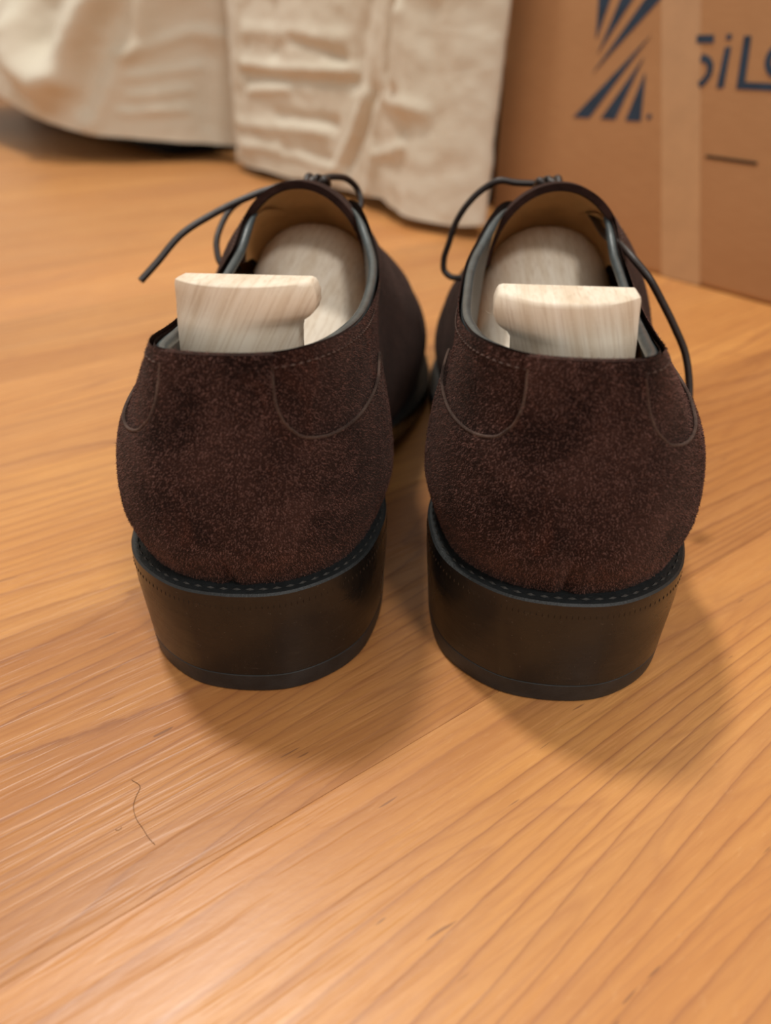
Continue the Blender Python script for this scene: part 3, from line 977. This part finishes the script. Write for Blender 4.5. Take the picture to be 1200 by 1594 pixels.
def bedline(q, p=.515):
    return (EP * p + EB * q)[:2]
RID_R = [
    ([(0.478, 0.1116), (0.386, 0.1086), (0.253, 0.1112)], 0.006, -0.004),
    ([(0.471, 0.1197), (0.384, 0.1173), (0.253, 0.1194)], 0.006, 0.004),
    ([(0.459, 0.0938), (0.38, 0.0996)], 0.005, 0.003),
    ([(0.402, 0.0721), (0.288, 0.0712)], 0.006, -0.003),
    ([(0.494, 0.0571), (0.307, 0.0623)], 0.007, 0.003),
    ([(0.39, 0.0391), (0.3, 0.0342)], 0.006, -0.003),
    ([(0.499, 0.0334), (0.381, 0.0359), (0.283, 0.0291)], 0.006, 0.003),
    ([(0.374, 0.146), (0.27, 0.1297)], 0.005, -0.003),
    ([(0.463, 0.1547), (0.275, 0.1457)], 0.008, 0.003),
    ([(0.208, 0.1046), (0.231, 0.0716), (0.267, 0.0309)], 0.006, -0.007),
    ([(0.225, 0.1), (0.249, 0.0672), (0.29, 0.0283)], 0.007, 0.004),
    ([(0.171, 0.1756), (0.175, 0.1427), (0.181, 0.1152)], 0.008, 0.006),
    ([(0.149, 0.1662), (0.155, 0.1188)], 0.007, 0.005),
    ([(0.161, 0.1709), (0.169, 0.1232)], 0.005, -0.004),
    ([(0.198, 0.0908), (0.215, 0.0203)], 0.008, 0.004),
    ([(0.187, 0.102), (0.11, 0.0965)], 0.006, 0.003),
    ([(0.198, 0.0519), (0.136, 0.0664)], 0.006, 0.003),
    ([(0.137, 0.0794), (0.144, 0.0128)], 0.012, -0.004),
    ([(0.478, 0.1823), (0.52, 0.0103)], 0.010, 0.004),
    ([(0.228, 0.1769), (0.247, 0.1152)], 0.012, -0.005),
    ([(0.106, 0.1657), (0.095, 0.0148)], 0.020, -0.005),
    ([(0.403, 0.1807), (0.404, 0.1338)], 0.008, -0.005),
]
RID_L = [
    ([(0.352, 0.1512), (0.34, 0.1194), (0.314, 0.1013), (0.282, 0.1073), (0.256, 0.1443), (0.234, 0.1849)], 0.024, 0.028),
    ([(0.354, 0.1158), (0.321, 0.0753), (0.272, 0.0942)], 0.020, 0.008),
    ([(0.295, 0.1717), (0.299, 0.1442)], 0.030, -0.012),
    ([(0.176, 0.1848), (0.174, 0.1512), (0.227, 0.0795), (0.257, 0.0451)], 0.012, 0.006),
    ([(0.212, 0.1716), (0.258, 0.0794)], 0.020, -0.008),
    ([(0.196, 0.1268), (0.107, 0.1512), (0.05, 0.1444)], 0.008, 0.004),
    ([(0.192, 0.1018), (0.105, 0.1129)], 0.006, 0.003),
    ([(0.192, 0.0797), (0.117, 0.0875)], 0.006, 0.003),
    ([(0.209, 0.0608), (0.125, 0.0651)], 0.006, 0.003),
    ([(0.087, 0.12), (0.098, 0.0501)], 0.012, -0.004),
    ([(0.05, 0.1846), (0.071, 0.0271)], 0.010, -0.004),
]
hemR = [(.088, .715, .012), (.083, .672, .012), (.056, .682, .011), (.012, .728, .010), (-.006, .778, .014), (-.027, .819, .012), (-.088, .916, .010), (-.159, .995, .010), (-.192, 1.062, .010), (-.197, 1.082, .010)]
topR = [tuple(np.array(h[:2]) + EP[:2] * .012) for h in hemR]
cloth_panel(hemR, topR, 190, 100, RID_R, 1.3, edge_shift=.012)
hemL = [(-.165, 1.07, .020), (-.205, 1.115, .022), (-.24, 1.125, .023), (-.31, 1.11, .028), (-.39, 1.112, .035), (-.46, 1.138, .048), (-.50, 1.160, .060), (-.57, 1.235, .078), (-.70, 1.40, .080), (-.85, 1.60, .05), (-1.0, 1.82, .04)]
topL0 = [bedline(-.80), bedline(-.85), bedline(-.88), bedline(-.93, .49), bedline(-1.0, .47), bedline(-1.07, .45), bedline(-1.12, .45), bedline(-1.22, .47), bedline(-1.45), bedline(-1.70), bedline(-2.0)]
topL = [tuple(np.array(h[:2]) * .0 + 1.0 * np.array(b_)) for h, b_ in zip(hemL, topL0)]
cloth_panel(hemL, topL, 200, 90, RID_L, 7.7, wob=.003, vexp=4.0)

# dark storage bag under the bed; the far-left block is added to deepen shade
for p0, q0, q1, lab in ((.535, -1.10, -.80, 'black bag in the dark under the cloth, nearer the cardboard box'), (.42, -1.80, -1.13, 'long black block added under the cloth to darken the floor, at the far left')):
    bag = slab('bag_and_shade_block', p0, .84, q0, q1, 0, .088, M_dark, None, .02, True)
    tag(bag, lab, 'bag', 'black bags under the bed')

# ================================================================== cardboard box
BOX0 = np.array([.20660, .55889, 0])
BL, BR, BD, BH = -.189, .41, .36, .40
box = empty('cardboard_box', tuple(BOX0), math.atan2(EB[1], EB[0]))
tag(box, 'brown cardboard box with blue striped logo and lettering', 'box')
def box_part(name, x0, x1, y0, y1, z0, z1, mat, bev=.0, parent=box):
    bm = bmesh.new()
    vs = [bm.verts.new(c) for c in [(x, y, z) for z in (z0, z1) for x, y in ((x0, y0), (x1, y0), (x1, y1), (x0, y1))]]
    for f in ((3, 2, 1, 0), (4, 5, 6, 7), (0, 1, 5, 4), (1, 2, 6, 5), (2, 3, 7, 6), (3, 0, 4, 7)): bm.faces.new([vs[i] for i in f])
    if bev: bmesh.ops.bevel(bm, geom=list(bm.edges), offset=bev, segments=4, affect='EDGES', profile=.5)
    me = bpy.data.meshes.new(name); bm.to_mesh(me); bm.free(); me.materials.append(mat)
    me.polygons.foreach_set('use_smooth', [True] * len(me.polygons)); me.set_sharp_from_angle(angle=.9)
    return link(bpy.data.objects.new(name, me), parent)
box_part('body', BL, BR, 0, BD, 0, BH, M_card, .004)
box_part('flap', BL + .002, BR - .002, .002, BD / 2 - .001, BH, BH + .004, M_card, .0012)
box_part('flap', BL + .002, BR - .002, BD / 2 + .001, BD - .002, BH, BH + .004, M_card, .0012)
box_part('top_tape', BL + .01, BR - .01, BD / 2 - .025, BD / 2 + .025, BH + .004, BH + .0043, M_tape)
def flat(name, poly, mat, y=-.0002, th=.0002, parent=box):
    n = len(poly)
    V = [(x, y - th, z) for x, z in poly] + [(x, y, z) for x, z in poly]
    F = [tuple(range(n)), tuple(range(n, 2 * n))[::-1]] + [(i, n + i, n + (i + 1) % n, (i + 1) % n) for i in range(n)]
    o = mesh_obj(name, V, F, mat, parent, smooth=False)
    bm = bmesh.new(); bm.from_mesh(o.data); bmesh.ops.recalc_face_normals(bm, faces=bm.faces); bm.to_mesh(o.data); bm.free()
    return o
tl = lambda z: -.0351 + (.1421 - z) * .244
tr = lambda z: -.0048 + (.1426 - z) * .262
flat('packing_tape', [(tl(.0005), .0005), (tr(.0005), .0005), (tr(.38), .38), (tl(.38), .38)], M_tape, -.00005, .00012)
fan = [[(-.0452, .1518), (-.0462, .1508), (-.1056, .0976), (-.0894, .0982)], [(-.0484, .1382), (-.0492, .1376), (-.0787, .0984), (-.0651, .0989)], [(-.0449, .1290), (-.0457, .1286), (-.0557, .0990), (-.0422, .0995)]]
for f in fan:
    flat('logo_stripe', f, M_ink)
    flat('logo_stripe', [(-.138 - x, .278 - z) for x, z in f], M_ink)
rg_ = [(-.0357 + .0019 * math.cos(a), .1030 + .0019 * math.sin(a)) for a in np.linspace(0, 2 * math.pi, 13)[:-1]]
flat('logo_mark', rg_, M_ink)
# lettering: S (its left half torn off by the tape), i, L, O
flat('letter', [(-.0090, .1470), (.0034, .1472), (.0026, .1517), (-.0098, .1515)], M_ink)
hook = curve_pts([(-.0035, .1392), (.0018, .1378), (.0046, .1345), (.0044, .1300), (.0020, .1262), (-.0010, .1238)], 18)
tgv = np.gradient(hook, axis=0); nv_ = np.stack([-tgv[:, 1], tgv[:, 0]], 1); nv_ /= np.linalg.norm(nv_, axis=1)[:, None]
flat('letter', list(map(tuple, hook + nv_ * .0021)) + list(map(tuple, (hook - nv_ * .0021)[::-1])), M_ink)
flat('letter', [(.0122, .1228), (.0172, .1230), (.0163, .1455), (.0122, .1452)], M_ink)
flat('letter_dot', [(.0118, .1490), (.0152, .1492), (.0150, .1522), (.0116, .1520)], M_ink)
flat('letter', [(.0262, .1229), (.0620, .1232), (.0616, .1272), (.0312, .1270), (.0284, .1513), (.0236, .1513)], M_ink)
ang = np.linspace(0, 2 * math.pi, 33)[:-1]
oo = [(.0535 + .0125 * math.cos(a), .1395 + .0105 * math.sin(a)) for a in ang]; oi_ = [(.0535 + .0082 * math.cos(a), .1395 + .0062 * math.sin(a)) for a in ang]
V = [(x, -.0004, z) for x, z in oo + oi_] + [(x, -.0002, z) for x, z in oo + oi_]
n_ = 32
F = []
for i in range(n_):
    j = (i + 1) % n_
    F += [(i, j, n_ + j, n_ + i), (64 + i, 96 + i, 96 + j, 64 + j), (i, 64 + i, 64 + j, j), (n_ + i, n_ + j, 96 + j, 96 + i)]
mesh_obj('letter', V, F, M_ink, box, smooth=False)
flat('cut_slot', [(.0152, .0820), (.0525, .0818), (.0525, .0838), (.0152, .0840)], M_slit)

# ================================================================== small things on the floor and in the shoe
HAIR_PTS = [(-0.0625, 0.1161, 0.0002), (-0.0599, 0.1142, 0.0002), (-0.0601, 0.1115, 0.0002), (-0.0601, 0.1094, 0.0002), (-0.0584, 0.1055, 0.0002), (-0.0562, 0.103, 0.0002), (-0.0541, 0.1005, 0.0002), (-0.0523, 0.0989, 0.0002)]
HAIR2_PTS = [(-0.0624, 0.1026, 0.0002), (-0.0616, 0.1025, 0.0002), (-0.0611, 0.1033, 0.0002)]
V, F = tube(curve_pts(HAIR_PTS, 60), .000055, 6)
tag(mesh_obj('hair_strand', V, F, M_hair), 'long thin dark hair lying on the bare floor', 'hair')
V, F = tube(curve_pts(HAIR2_PTS, 16), .00005, 6)
tag(mesh_obj('hair_strand', V, F, M_hair), 'tiny curled hair beside the long hair on the floor', 'hair')

# a wisp of pale lint caught on the inner edge of the right shoe
LV, LF = [], []
lint_at = np.array([.0268, .1690, .0985])
for k in range(7):
    rk = random.Random(k)
    p = lint_at + np.array([rk.uniform(-.002, .002), rk.uniform(-.001, .001), 0])
    pts = [p]
    d = np.array([rk.uniform(-1, 1), rk.uniform(-.4, .4), 1.2])
    for _ in range(5):
        d = d + np.array([rk.uniform(-1.2, 1.2), rk.uniform(-.6, .6), rk.uniform(-.9, .4)])
        pts.append(pts[-1] + d / np.linalg.norm(d) * .0008)
    V, F = tube(curve_pts(np.array(pts), 20), .00005, 5)
    o = len(LV); LV += V; LF += [tuple(i + o for i in f) for f in F]
tag(mesh_obj('lint_wisp', LV, LF, M_fluff), 'tiny wisp of pale lint on the inner edge of the right shoe', 'lint')
